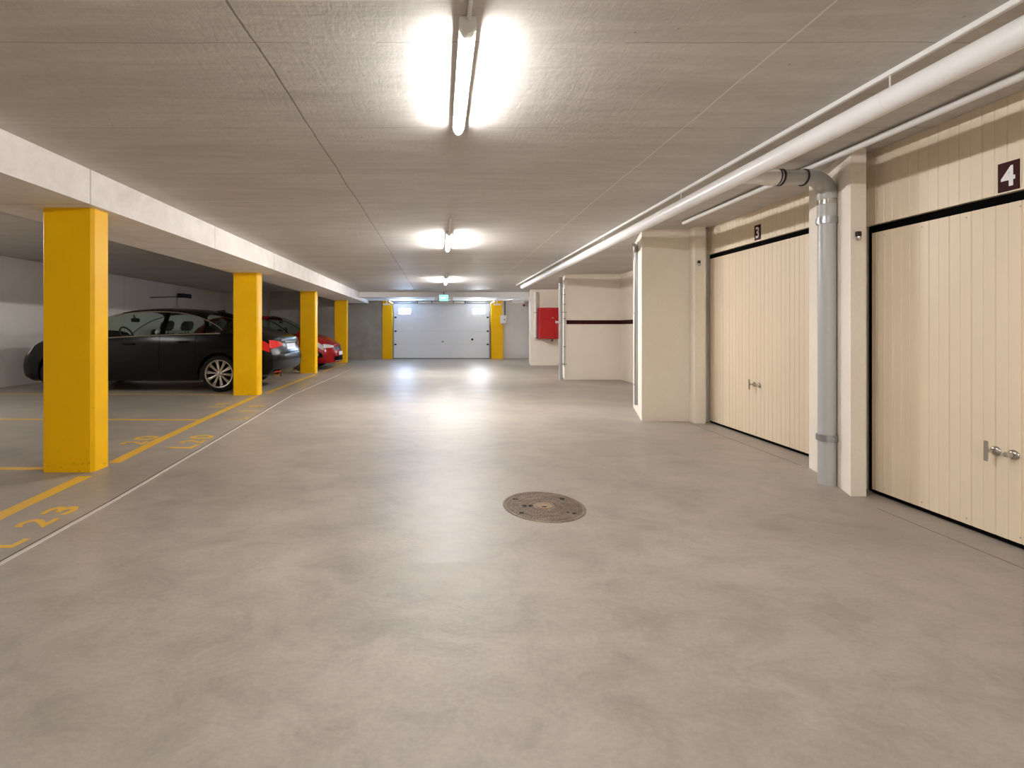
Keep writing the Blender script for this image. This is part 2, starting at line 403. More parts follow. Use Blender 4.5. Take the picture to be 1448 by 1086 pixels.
def garage_door(X, y0, y1, ztop, hy, hz, ly, label):
    t = thing('garage_door', label, 'garage door', (X, (y0+y1)/2, 0), 'beige ribbed garage doors')
    fr = MB().box(X+.03, X+.115, y0-.04, y1+.055, 0, ztop+.055)  # frame slab, its black also paints the unlit gap around the leaf
    fr.build('door_frame', M['black'], t)['label'] = 'black door frame, its black standing in for the dark gap'
    lf = ribbed(MB(), X, y0, y1, .028, ztop); leaf = lf.build('door_leaf', M['door'], t, fix=True)
    sc = MB()
    n = int((y1-y0)/.25)
    for i in range(n):
        for z in (.06, ztop-.03):
            sc.lathe([(.004,.001),(.004,-.002),(0,-.0025)], (X, y1-.09-.25*i, z), 'X', 8)
    sc.build('rivets', M['grey_metal'], leaf)['kind'] = 'stuff'
    MB().box(X+.004, X+.022, y0, y1, .004, .030).build('bottom_seal', M['black'], t)
    h = rosette(MB(), X, hy, hz, .026)
    h.tube([(X-.018,hy,hz),(X-.050,hy,hz)], .008, 12)
    h.cbox(X-.060, X-.048, hy-.010, hy+.010, hz-.055, hz+.055, .004)
    h.build('lock_handle', M['chrome'], t, True)
    k = rosette(MB(), X, ly, hz, .026); k.lathe([(.0,0),(.014,0),(.015,-.026),(.012,-.032),(0,-.032)], (X-.016,ly,hz), 'X', 20)
    k.box(X-.0490, X-.0478, ly-.0015, ly+.0015, hz-.007, hz+.007)
    k.build('lock_cylinder', M['chrome'], t, True)
    return t
garage_door(3.03, .90, 3.287, 1.82, 2.555, .485, 2.475, 'beige ribbed garage door under the number 4, nearest the camera')
garage_door(3.31, 3.90, 5.745, 2.005, 4.935, .565, 4.855, 'beige ribbed garage door under the number 3, behind the thick grey drain pipe')
struct(ribbed(MB(), 3.03, .86, 3.35, 1.877, CZ, th=.13).build('trim_1', M['fascia']))
struct(ribbed(MB(), 3.31, 3.88, 5.80, 2.062, CZ, th=.12).build('trim_2', M['fascia']))

# ------------------------------------------------------------------ lettering
def glyph(ch, w, h, bold=.0):
    cu = bpy.data.curves.new('glyph', 'FONT'); cu.body = ch; cu.offset = bold; cu.resolution_u = 6
    ob = bpy.data.objects.new('glyph', cu); COL.objects.link(ob)
    bpy.context.view_layer.update()
    dg = bpy.context.evaluated_depsgraph_get(); me = bpy.data.meshes.new_from_object(ob.evaluated_get(dg))
    vs = [v.co.copy() for v in me.vertices]; fs = [tuple(p.vertices) for p in me.polygons]
    bpy.data.objects.remove(ob); bpy.data.curves.remove(cu); bpy.data.meshes.remove(me)
    x0 = min(v.x for v in vs); x1 = max(v.x for v in vs); y0 = min(v.y for v in vs); y1 = max(v.y for v in vs)
    return [((v.x-x0)/(x1-x0)*w, (v.y-y0)/(y1-y0)*h) for v in vs], fs
def extrude_flat(mb, pts, fs, to3, depth):
    """flat glyph faces raised to a thin solid"""
    n = len(pts); top = [to3(x, y, depth) for x, y in pts]; bot = [to3(x, y, 0) for x, y in pts]
    edge = {}
    for f in fs:
        for i in range(len(f)):
            e = (f[i], f[(i+1)%len(f)]); edge[e] = 1
    sides = [(a, b, b+n, a+n) for (a, b) in edge if (b, a) not in edge]
    return mb.add(top+bot, [tuple(f) for f in fs] + [tuple(i+n for i in f[::-1]) for f in fs] + sides)
def number_sign(ch, X, yc, z0, z1, w, gw, gh, label, bold):
    t = thing('number_sign', label, 'number sign', (X, yc, z0), 'door number signs')
    MB().cbox(X-.006, X, yc-w/2, yc+w/2, z0, z1, .001).build('plate', M['maroon'], t)
    p, f = glyph(ch, gw, gh, bold)
    zc = (z0+z1)/2
    # read from the aisle: the text runs towards the camera (-Y)
    extrude_flat(MB(), p, f, lambda x, y, d: (X-.0062-d, yc+gw/2-x, zc-gh/2+y), .0012).build('number', M['white_paint'], t, fix=True)
    return t
number_sign('4', 3.03, 2.495, 1.885, 2.04, .094, .062, .108, 'maroon sign with a white number 4 above the nearest garage door', .03)
number_sign('3', 3.31, 4.88, 2.075, 2.232, .092, .052, .115, 'maroon sign with a white number 3 above the farther garage door', .022)

# ------------------------------------------------------------------ floor markings
def floor_number(chars, h, label, mat):
    t = thing('bay_number', label, 'floor number', (chars[0][3], chars[0][1], 0), 'painted bay numbers on the floor')
    for ch, y0, y1, bx in chars:
        p, f = glyph(ch, y1-y0, h, .022)
        extrude_flat(MB(), p, f, lambda x, y, d: (bx-y, y0+x, d), .0015).build('letter' if ch == 'L' else 'digit', mat, t)
floor_number([('L',2.46,2.57,-2.245),('2',2.715,2.845,-2.30),('3',2.90,3.035,-2.305)], .185, 'yellow painted L 23 on the floor by the nearest column', M['line'])
floor_number([('L',4.51,4.66,-2.385),('2',4.71,4.84,-2.40),('0',4.89,5.07,-2.41)], .24, 'yellow painted L 20 on the floor between stripe and pale joint, aisle side', M['line'])
floor_number([('2',4.66,4.79,-2.965),('0',4.85,5.03,-2.97)], .24, 'yellow painted 20 inside the parking bay behind the stripe', M['line'])
floor_number([('L',5.95,6.10,-2.46),('1',6.50,6.58,-2.57),('9',6.85,7.05,-2.59)], .25, 'faded yellow L 19 on the floor beside the joint before the second column', M['line_faded'])
floor_number([('1',6.86,6.95,-3.17),('9',7.09,7.28,-3.18)], .25, 'faded yellow 19 inside the bay at the foot of the second column', M['line_faded'])
floor_number([('L',9.05,9.22,-2.66),('1',9.42,9.50,-2.68),('8',9.68,9.88,-2.70)], .24, 'very faded yellow L 18 on the floor past the second column', M['line_faded'])

def ribbon(path, w, z0, z1):
    """flat strip of width w along a floor polyline"""
    mb = MB(); n = len(path); L = []; R = []
    for i, p in enumerate(path):
        a = Vector(path[max(i-1,0)]); b = Vector(path[min(i+1,n-1)]); t = (b-a).normalized(); nrm = Vector((-t.y, t.x))
        L.append(Vector(p)+nrm*w/2); R.append(Vector(p)-nrm*w/2)
    v = []
    for l, r in zip(L, R): v += [(l.x,l.y,z0),(l.x,l.y,z1),(r.x,r.y,z1),(r.x,r.y,z0)]
    f = []
    for i in range(n-1):
        a, b = 4*i, 4*i+4
        f += [(a,a+1,b+1,b),(a+1,a+2,b+2,b+1),(a+2,a+3,b+3,b+2),(a+3,a,b,b+3)]
    f += [(0,3,2,1),(4*n-4,4*n-3,4*n-2,4*n-1)]
    return mb.add(v, f)
def stripe(path, w, label, mat):
    tag(ribbon(path, w, 0, .001).build('parking_line', mat), label, 'floor line', 'yellow parking lines')
stripe([(-2.45,.4),(-2.60,2.2),(-2.70,2.86),(-2.765,3.66)], .105, 'yellow bay stripe running from the nearest column towards the camera', M['line'])
stripe([(-2.80,4.02),(-2.89,4.74),(-2.99,5.91),(-3.14,7.97)], .105, 'yellow bay stripe between the first and second columns', M['line'])
stripe([(-3.11,8.43),(-3.13,11.9)], .105, 'yellow bay stripe between the second and third columns', M['line'])
stripe([(-3.13,12.5),(-3.15,15.75)], .10, 'yellow bay stripe beside the nose of the red car', M['line_faded'])
stripe([(-8.5,3.86),(-3.21,3.86)], .07, 'yellow line dividing bays, meeting the nearest column from the left', M['line'])
stripe([(-8.5,6.02),(-3.05,5.92)], .075, 'yellow dividing line between the near bay and the next, in front of the black car', M['line'])
stripe([(-8.5,8.28),(-3.60,8.22)], .075, 'yellow dividing line under the near side of the black car', M['line'])
stripe([(-8.5,10.46),(-3.17,10.42)], .07, 'yellow dividing line on the far side of the black car', M['line'])
stripe([(-3.08,8.30),(-2.62,8.34)], .06, 'short faded yellow dash beside the foot of the second column', M['line_faded'])
stripe([(-3.12,12.02),(-2.60,12.05)], .06, 'short faded yellow dash beside the foot of the third column', M['line_faded'])
jp = [(-1.98,.3),(-2.05,1.2),(-2.148,2.29),(-2.178,3.125),(-2.323,5.1),(-2.565,8.11),(-2.53,11.7),(-2.60,15.25),(-2.62,17.8)]
j = ribbon(jp, .022, 0, .005).build('floor_joint', M['strip'])
tag(j, 'thin pale joint strip running along the aisle floor beside the bays', 'floor joint')
ribbon([(x-.021, y) for x, y in jp], .016, 0, .002).build('groove', M['groove'], j)['label'] = 'dark groove beside the strip'
o = ribbon([(2.80,.4),(2.80,3.0)], .004, 0, .001).build('floor_crack', M['groove']); tag(o, 'fine dark floor joint along the nearest garage door', 'floor joint')
o = ribbon([(3.04,3.95),(3.04,5.68)], .004, 0, .001).build('floor_crack', M['groove']); tag(o, 'fine dark floor joint along the garage door with number 3', 'floor joint')

# ------------------------------------------------------------------ manhole cover
cx, cy = .674, 3.04
t = thing('manhole_cover', 'round cast iron manhole cover in the aisle floor', 'manhole cover', (cx, cy, 0))
MB().lathe([(.245,0),(.245,.0035),(.250,.005),(.259,.005),(.263,.002),(.263,0)], (cx,cy,0), 'Z', 72).build('rim', M['iron'], t, True)
mb = MB().lathe([(0,0),(.242,0),(.242,.002),(0,.002)], (cx,cy,0), 'Z', 72)
# raised rings of short ribs
for ring, (r0, r1) in enumerate([(.072,.094),(.100,.122),(.128,.150),(.156,.178),(.184,.206),(.212,.236)]):
    n = int(2*PI*r0/.017)
    for k in range(n):
        a = 2*PI*(k+.5*(ring % 2))/n + (.25 if ring % 2 else -.25)*0
        tw = .5 if ring % 2 else -.5
        ca, sa = math.cos(a), math.sin(a); rm = (r0+r1)/2
        d = Vector((math.cos(a+tw), math.sin(a+tw), 0)); e = Vector((-d.y, d.x, 0)); c = Vector((cx+rm*ca, cy+rm*sa, .002))
        l, w = .0115, .0042
        q = [c+d*l+e*w, c-d*l+e*w, c-d*l-e*w, c+d*l-e*w]
        mb.add([p for p in q]+[p+Vector((0,0,.003)) for p in q], [(4,5,6,7),(0,1,5,4),(1,2,6,5),(2,3,7,6),(3,0,4,7)])
mb.build('cover_plate', M['iron'], t)
MB().lathe([(.054,.002),(.054,.0055),(.047,.0055),(.045,.004),(.0,.004)], (cx,cy,0), 'Z', 40).build('badge', M['iron_rust'], t, True)['label'] = 'rust-brown oval centre badge'
for hx, hy, hw, hh in ((-.165,.115,.022,.010),(.150,.120,.022,.022),(-.165,-.120,.018,.012),(.160,-.130,.020,.010),(-.125,-.003,.018,.018),(-.085,-.003,.018,.018),(.125,-.11,.010,.010),(-.002,-.022,.020,.008)):
    MB().lathe([(0,.002),(1,.002),(1,.0062),(0,.0062)], (0,0,0), 'Z', 14).xf(lambda p: (cx+hx+p.x*hw*.8, cy+hy+p.y*hh*.8, p.z)).build('pick_hole', M['iron_dark'], t)

# ------------------------------------------------------------------ ceiling lamps
def half_round(mb, x, y0, y1, z_top, z_bot, hw, n=12):
    pts = []
    for k in range(n+1):
        a = PI*k/n; pts.append((x+hw*math.cos(a), z_top-(z_top-z_bot)*math.sin(a)**.8))
    m = len(pts); v = [(px,y0,pz) for px,pz in pts]+[(px,y1,pz) for px,pz in pts]
    f = [(i,i+1,m+i+1,m+i) for i in range(m-1)]+[tuple(range(m)), tuple(range(m,2*m))[::-1], (0,m,2*m-1,m-1)]
    return mb.add(v, f)
def lamp(y0, y1, x, label, tube='tube', CZ=CZ):
    t = thing('ceiling_lamp', label, 'ceiling lamp', (x, (y0+y1)/2, CZ), 'tube lamps on the aisle ceiling')
    hs = MB().box(x-.032, x+.032, y0+.01, y1-.01, CZ-.022, CZ)
    for a, b in ((x-.0345, x-.031), (x+.031, x+.0345)): hs.box(a, b, y0+.01, y1-.01, CZ-.034, CZ)
    hs.build('housing', M['housing'], t)
    half_round(MB(), x, y0+.045, y1-.03, CZ-.024, CZ-.068, .027).build('diffuser', M[tube], t, True)
    for a, b in ((y0, y0+.045), (y1-.03, y1)):
        half_round(MB(), x, a, b, CZ-.0, CZ-.066, .0345).build('end_cap', M['housing'], t, True)
lamp(1.86, 2.86, .112, 'lit tube lamp on the ceiling nearest the camera')
lamp(5.95, 7.15, .118, 'lit tube lamp on the ceiling, second from the camera', 'tube_bright')
lamp(11.2, 12.5, .150, 'lit tube lamp on the ceiling nearest the gate', 'tube_bright')
lamp(-2.6, -1.4, .112, 'unseen tube lamp added on the ceiling behind the camera', 'tube_bright')  # out of view, added to light the faces turned to the camera
lamp(-6.9, -5.7, .112, 'second unseen tube lamp added on the ceiling behind the camera', 'tube_bright')  # another added lamp out of view, more frontal light on the piers
lamp(4.9, 6.1, -7.0, 'unseen tube lamp added over the parking bays to brighten the left wall', 'tube_bay_fill', 2.58)  # out of view, added to brighten the bays and left wall
def conduit(path, r, name, label, mat='conduit', cat='conduit', n=10):
    o = MB().tube(path, r, n).build(name, M[mat], None, True); return tag(o, label, cat)
conduit([(.118,-1.4,CZ-.009),(.116,1.86,CZ-.009)], .009, 'cable_conduit', 'thin white cable conduit feeding the nearest ceiling lamp')
conduit([(.118,5.2,CZ-.009),(.118,5.95,CZ-.009)], .009, 'cable_conduit', 'short white cable conduit at the near end of the second ceiling lamp')
conduit([(.150,10.4,CZ-.009),(.150,11.2,CZ-.009)], .009, 'cable_conduit', 'short white cable conduit at the near end of the ceiling lamp nearest the gate')

# ------------------------------------------------------------------ pipes under the ceiling on the right
px, pz, pr = 2.16, 2.25, .055
t = thing('ceiling_pipe', 'thick glossy white pipe hung along the right of the ceiling', 'pipe', (px, -4, pz))
MB().tube([(px,-9.9,pz),(px,12.25,pz)], pr, 32).build('pipe', M['white_plastic'], t, True)
for y in (.2, 2.25, 4.2, 6.2, 8.3, 10.4, 12.0):
    mb = MB().tube([(px,y-.004,pz),(px,y+.004,pz)], pr+.0012, 28); mb.tube([(px,y,pz+pr),(px,y,CZ)], .004, 8)
    mb.build('hanger', M['white_plastic'], t, True)
tag(MB().cbox(px-.013, px+.013, -9.9, 13.2, CZ-.026, CZ, .004).build('conduit', M['white_plastic']), 'slim white cable conduit on the ceiling above the thick white pipe', 'conduit')
t = thing('conduit', 'pale conduit under the ceiling, closest to the garage doors', 'conduit', (2.79, -4, 2.36))
MB().tube([(2.785,-9.9,2.362),(2.785,5.36,2.362)], .021, 16).build('pipe', M['conduit'], t, True)
for y in (1.6, 4.6):
    MB().box(2.775, 2.805, y-.012, y+.012, 2.37, CZ).build('clip', M['grey_metal'], t)

# grey drain: branch, bend and downpipe
dx, dy = 2.868, 3.475
t = thing('drain_pipe', 'thick grey drain pipe bending down the pier between the two garage doors', 'pipe', (dx, dy, 0))
MB().tube([(dx,dy,.0),(dx,dy,2.08)], .055, 32).build('downpipe', M['grey_plastic'], t, True)
MB().tube([(dx,dy,1.93),(dx,dy,2.07)], .0585, 32).build('socket', M['grey_plastic'], t, True)
MB().tube([(dx,dy,2.05),(dx,dy,2.11)], .0568, 32).build('sleeve', M['chrome'], t, True)['label'] = 'shiny bare sleeve below the bend'
dz = 2.272
arc = [(dx,dy,2.105),(dx,dy,dz-.13)] + [(dx-.13+.13*math.cos(a), dy, dz-.13+.13*math.sin(a)) for a in [PI/2*k/8 for k in range(1,9)]] + [(dx-.17,dy,dz)]
MB().tube(arc, .060, 32).build('elbow', M['grey_plastic'], t, True)
MB().tube([(dx-.16,dy,dz),(dx-.37,dy,dz)], .054, 32).build('branch', M['grey_plastic'], t, True)
for xx in (dx-.175, dx-.345, dx-.372): MB().tube([(xx+.005,dy,dz),(xx-.005,dy,dz)], .0625, 32).build('seal_ring', M['dark_metal'], t, True)
MB().tube([(dx-.36,dy,dz),(dx-.45,dy,dz),(dx-.52,dy,dz-.003),(px+.02,dy,dz-.01)], [.060,.058,.040,.038], 28).build('reducer', M['white_plastic'], t, True)['label'] = 'pale tapered joint to the white pipe'
for z in (.345, 1.95):
    mb = MB().tube([(dx,dy,z-.017),(dx,dy,z+.017)], .066, 32)
    mb.tube([(dx,dy,z-.024),(dx,dy,z-.017)], .062, 32); mb.tube([(dx,dy,z+.017),(dx,dy,z+.024)], .062, 32)
    mb.box(dx+.05, dx+.092, dy-.012, dy+.012, z-.011, z+.011); mb.tube([(dx+.072,dy-.03,z),(dx+.072,dy+.02,z)], .006, 8)
    mb.build('clamp', M['grey_metal'], t, True)

def downpipe(x, y, r, z0, z1, label, clamps, mat='grey_metal', hook=0, wx=None):
    t = thing('downpipe', label, 'pipe', (x, y, z0), None)
    path = [(x,y,z0),(x,y,z1)]
    if hook: path += [(x-hook*.3,y,z1+hook*.5),(x-hook,y,z1+hook)]
    MB().tube(path, r, 20).build('pipe', M[mat], t, True)
    for z in clamps:
        mb = MB().tube([(x,y,z-.012),(x,y,z+.012)], r+.006, 20); mb.box(x, (wx or x+r+.03), y-.008, y+.008, z-.008, z+.008)
        mb.build('clamp', M['grey_metal'], t, True)
    return t
downpipe(2.637, 6.30, .023, .13, 2.25, 'slim grey metal pipe down the corner of the pier with the niche', (.40, 1.36, 2.10), 'grey_metal', .05, 2.67)
downpipe(2.70, 10.48, .043, 0, 2.30, 'grey pipe standing on the floor at the corner before the red cabinet', (.36, 1.52), 'grey_plastic', 0, 2.83)
t2 = downpipe(2.80, 10.56, .018, .3, 2.05, 'thin pale pipe with fittings along the corner of the niche wall', (.75, 1.38, 1.70, 1.92), 'conduit', 0, 2.83)
tag(MB().cbox(2.80, 2.86, 10.545, 10.60, 2.06, 2.24, .01).build('junction_box', M['white_plastic']), 'small white junction box at the top of the niche wall corner', 'junction box')
o = MB().tube([(2.60,10.46,1.30),(2.66,10.46,1.30)], .022, 12); o.tube([(2.59,10.46,1.27),(2.59,10.46,1.33)], .012, 10)
tag(o.build('valve', M['white_plastic'], None, True), 'small white valve sticking out of the grey pipe beside the red cabinet', 'valve')
downpipe(2.985, 14.66, .045, .83, 2.30, 'pale pipe on the wall left of the red cabinet', (.87, 1.66), 'white_plastic', 0, 3.06)

# ------------------------------------------------------------------ niche stripe
o = MB().cbox(2.86, 4.075, 10.588, 10.60, 1.255, 1.345, .002).build('wall_rail', M['maroon']); tag(o, 'dark maroon rail across the back wall of the niche', 'wall rail', kind='thing')
o = MB().cbox(4.073, 4.085, 6.95, 10.585, 1.255, 1.345, .002).build('wall_rail', M['maroon']); tag(o, 'dark maroon rail on the side wall of the niche', 'wall rail', kind='thing')

# ------------------------------------------------------------------ red hose cabinet
t = thing('hose_cabinet', 'red metal fire hose cabinet on the wall behind the grey pipe', 'cabinet', (3.5, 14.74, .83))
x0, x1, y0, y1, z0, z1 = 3.065, 4.0, 14.36, 14.745, .84, 1.80
MB().cbox(x0, x1, y0+.02, y1, z0, z1, .012).build('body', M['red'], t)
zs = z0+.60
for xa, xb in ((x0+.015, x0+.46), (x0+.475, x1-.015)):
    d = MB().cbox(xa, xb, y0, y0+.022, zs+.006, z1-.012, .004).build('door', M['red'], t)
    MB().cbox(xb-.10, xb-.03, y0-.008, y0, zs+.03, zs+.06, .003).build('latch', M['chrome'], d)
    MB().cbox(xa, xb, y0, y0+.022, z0+.012, zs-.006, .004).build('door', M['red'], t)
mb = MB().tube([(x0+.22,14.6,z0),(x0+.22,14.6,z0-.06),(x0+.30,14.58,z0-.08),(x0+.40,14.56,z0-.07)], .03, 14)
mb.build('hose_outlet', M['conduit'], t, True); MB().tube([(x0+.40,14.56,z0-.09),(x0+.44,14.56,z0-.01)], .02, 10).build('outlet_cap', M['dark_metal'], t, True)

# ------------------------------------------------------------------ small wall fittings on the door piers
def door_sensor(x, y, z, label):
    t = thing('door_holder', label, 'door fitting', (x, y, z))
    MB().cbox(x-.016, x+.016, y-.022, y, z, z+.034, .004).build('bracket', M['dark_metal'], t)
    MB().lathe([(0,-.028),(.010,-.026),(.014,-.014),(.014,0),(0,.0)], (x,y-.014,z-.002), 'Z', 16).build('buffer', M['chrome'], t, True)
door_sensor(2.862, 3.217, 1.782, 'small dark door fitting on the pier beside the nearest garage door')
door_sensor(3.145, 5.70, 1.945, 'small dark door fitting on the pier beside the garage door with number 3')

# ------------------------------------------------------------------ gate at the end of the aisle
gx0, gx1, gy = -1.76, 1.89, 17.95
t = thing('sectional_gate', 'white sectional gate with four panels closing the end of the aisle', 'gate', (0, gy, 0))
zs = [.03, .555, 1.06, 1.59, 2.12]
for k in range(4):
    p = MB().cbox(gx0, gx1, gy, gy+.045, zs[k]+.0015, zs[k+1]-.0015, .004)
    p.cbox(gx0+.02, gx1-.02, gy-.002, gy+.002, zs[k]+.25, zs[k]+.258, .001)
    pn = p.build('panel', M['gate'], t)
    if k == 3:
        for xa, xb, mt, nm in ((-1.57,-1.13,'daylight','cool'), (1.28,1.72,'warmlight','warm')):
            w = MB().cbox(xa-.03, xb+.03, gy-.006, gy+.002, 1.70, 1.945, .004).build('window_frame', M['gate'], pn)
            MB().box(xa, xb, gy-.008, gy-.002, 1.725, 1.92).build('pane', M[mt], pn)
            m_ = MB()
            for q in (1,): m_.box(xa+(xb-xa)*.28*q-.006, xa+(xb-xa)*.28*q+.006, gy-.011, gy-.003, 1.725, 1.92)
            m_.build('glazing_bar', M['gate'], pn)
for k in (1,2,3):
    for xc in (-.80, .10, 1.0):
        MB().cbox(xc-.03, xc+.03, gy-.014, gy+.002, zs[k]-.045, zs[k]+.045, .004).build('hinge', M['white_paint'], t)
    for xc in (gx0+.06, gx1-.06):
        MB().cbox(xc-.04, xc+.04, gy-.02, gy+.002, zs[k]-.03, zs[k]+.03, .004).build('roller', M['dark_metal'], t)
MB().box(gx0, gx1, gy-.004, gy+.04, 0, .035).build('bottom_seal', M['gate_seam'], t)
MB().cbox(.07, .14, gy-.03, gy, .645, .675, .006).build('handle', M['dark_metal'], t)
MB().lathe([(0,-.02),(.035,-.018),(.04,0),(0,0)], (1.24,gy,.745), 'Y', 16).build('lock', M['black'], t, True)
MB().tube([(.09,gy-.012,2.08),(.10,gy-.012,1.64)], .010, 8).build('pull_cord', M['white_paint'], t, True)
for sx in (gx0-.025, gx1+.025):
    s = -1 if sx < 0 else 1
    pth = [(sx, gy-.03, 0), (sx, gy-.03, 1.75)] + [(sx, gy-.03-.30*(1-math.cos(a)), 1.75+.36*math.sin(a)) for a in [PI/2*k/6 for k in range(1,7)]] + [(sx, gy-1.7, 2.12)]
    MB().tube(pth, .024, 8).build('track', M['grey_metal'], t, True)
mb = MB().tube([(gx0-.05,gy-.1,2.165),(gx1+.05,gy-.1,2.165)], .02, 12)
mb.build('torsion_shaft', M['grey_metal'], t, True)
MB().tube([(-.85,gy-.1,2.165),(.95,gy-.1,2.165)], .045, 16).build('spring', M['conduit'], t, True)
for xc in (-.85, -.30, .52, .95):
    MB().lathe([(.0,-.012),(.055,-.012),(.055,.012),(0,.012)], (xc,gy-.1,2.165), 'X', 20).build('spring_bracket', M['dark_metal'], t)

# track brackets hung at the sides of the gate
for x, lb in ((-1.93, 'small white track bracket hung beside the gate on the left'), (2.07, 'small white track bracket hung beside the gate on the right')):
    t = thing('track_bracket', lb, 'bracket', (x, 17.0, 2.22), 'track brackets beside the gate')
    MB().tube([(x,17.0,2.05),(x,17.0,2.22)], .020, 8).build('stem', M['white_paint'], t, True)
    MB().cbox(x-.12, x+.12, 16.9, 17.1, 2.01, 2.06, .012).build('foot_plate', M['white_paint'], t)
# green sign with two spot heads on the edge of the low ceiling
t = thing('exit_sign', 'lit pale green emergency sign with two spot heads above the gate', 'sign', (.12, 15.7, 2.2))
MB().cbox(-.03, .29, 15.66, 15.72, 2.07, 2.30, .006).build('housing', M['housing'], t)
MB().box(-.02, .28, 15.654, 15.66, 2.08, 2.29).build('sign_face', M['exit_green'], t)
m_ = MB().box(.02, .14, 15.651, 15.655, 2.17, 2.20); m_.add([(.14,15.651,2.23),(.20,15.651,2.185),(.14,15.651,2.14),(.14,15.655,2.23),(.20,15.655,2.185),(.14,15.655,2.14)], [(0,1,2),(3,5,4),(0,3,4,1),(1,4,5,2),(2,5,3,0)])
m_.build('arrow', M['exit_white'], t)
MB().tube([(.13,15.69,2.30),(.13,15.69,CZ)], .012, 8).build('stem', M['dark_metal'], t)
for xc in (-.12, .38):
    MB().lathe([(0,.06),(.045,.05),(.06,-.03),(.05,-.035),(0,-.02)], (xc,15.68,2.15), 'Y', 18).build('spot_head', M['white_plastic'], t, True)
    MB().box(min(xc,.13), max(xc,.13), 15.685, 15.70, 2.145, 2.165).build('bracket', M['dark_metal'], t)

# switch box, conduits and small fittings on the right of the gate
t = thing('switch_box', 'grey switch box on the yellow gate post with two cable conduits above', 'switch box', (2.42, 17.8, 1.36))
MB().cbox(2.30, 2.53, 17.72, 17.845, 1.34, 1.67, .01).build('box', M['grey_plastic'], t)
MB().cbox(2.31, 2.52, 17.71, 17.722, 1.36, 1.65, .004).build('cover', M['conduit'], t)
MB().lathe([(0,-.014),(.022,-.012),(.022,0),(0,0)], (2.44,17.71,1.50), 'Y', 14).build('knob', M['dark_metal'], t)
for x in (2.38, 2.47): MB().tube([(x,17.80,1.67),(x,17.80,2.22)], .018, 10).build('conduit', M['conduit' if x < 2.4 else 'dark_metal'], t, True)
conduit([(2.72,15.83,2.205),(2.42,17.4,2.205)], .015, 'cable_conduit', 'thin white conduit on the low ceiling above the switch box')
conduit([(2.6,16.9,2.13),(3.05,16.9,2.13)], .05, 'vent_pipe', 'short grey pipe under the low ceiling right of the gate', 'conduit', 'pipe', 16)
o = MB().lathe([(0,-.05),(.03,-.045),(.045,-.01),(.045,0),(0,0)], (3.28,18.30,2.07), 'Y', 16); tag(o.build('alarm_bell', M['red'], None, True), 'tiny red alarm fitting high on the white wall right of the gate', 'alarm')
# box on the left wall
t = thing('wall_box', 'pale box with a dark cap high on the left wall above the black car', 'wall box', (-8.5, 15.6, 1.7))
MB().cbox(-8.598, -8.40, 15.35, 15.85, 1.62, 2.17, .01).build('body', M['leftwall'], t)
MB().cbox(-8.598, -8.36, 15.33, 15.80, 2.17, 2.31, .01).build('cap', M['dark_metal'], t)
MB().tube([(-8.585,13.9,2.08),(-8.585,15.35,2.20)], .014, 8).build('cable', M['dark_metal'], t)  # dark tube drawn for the shadow streak running to the box

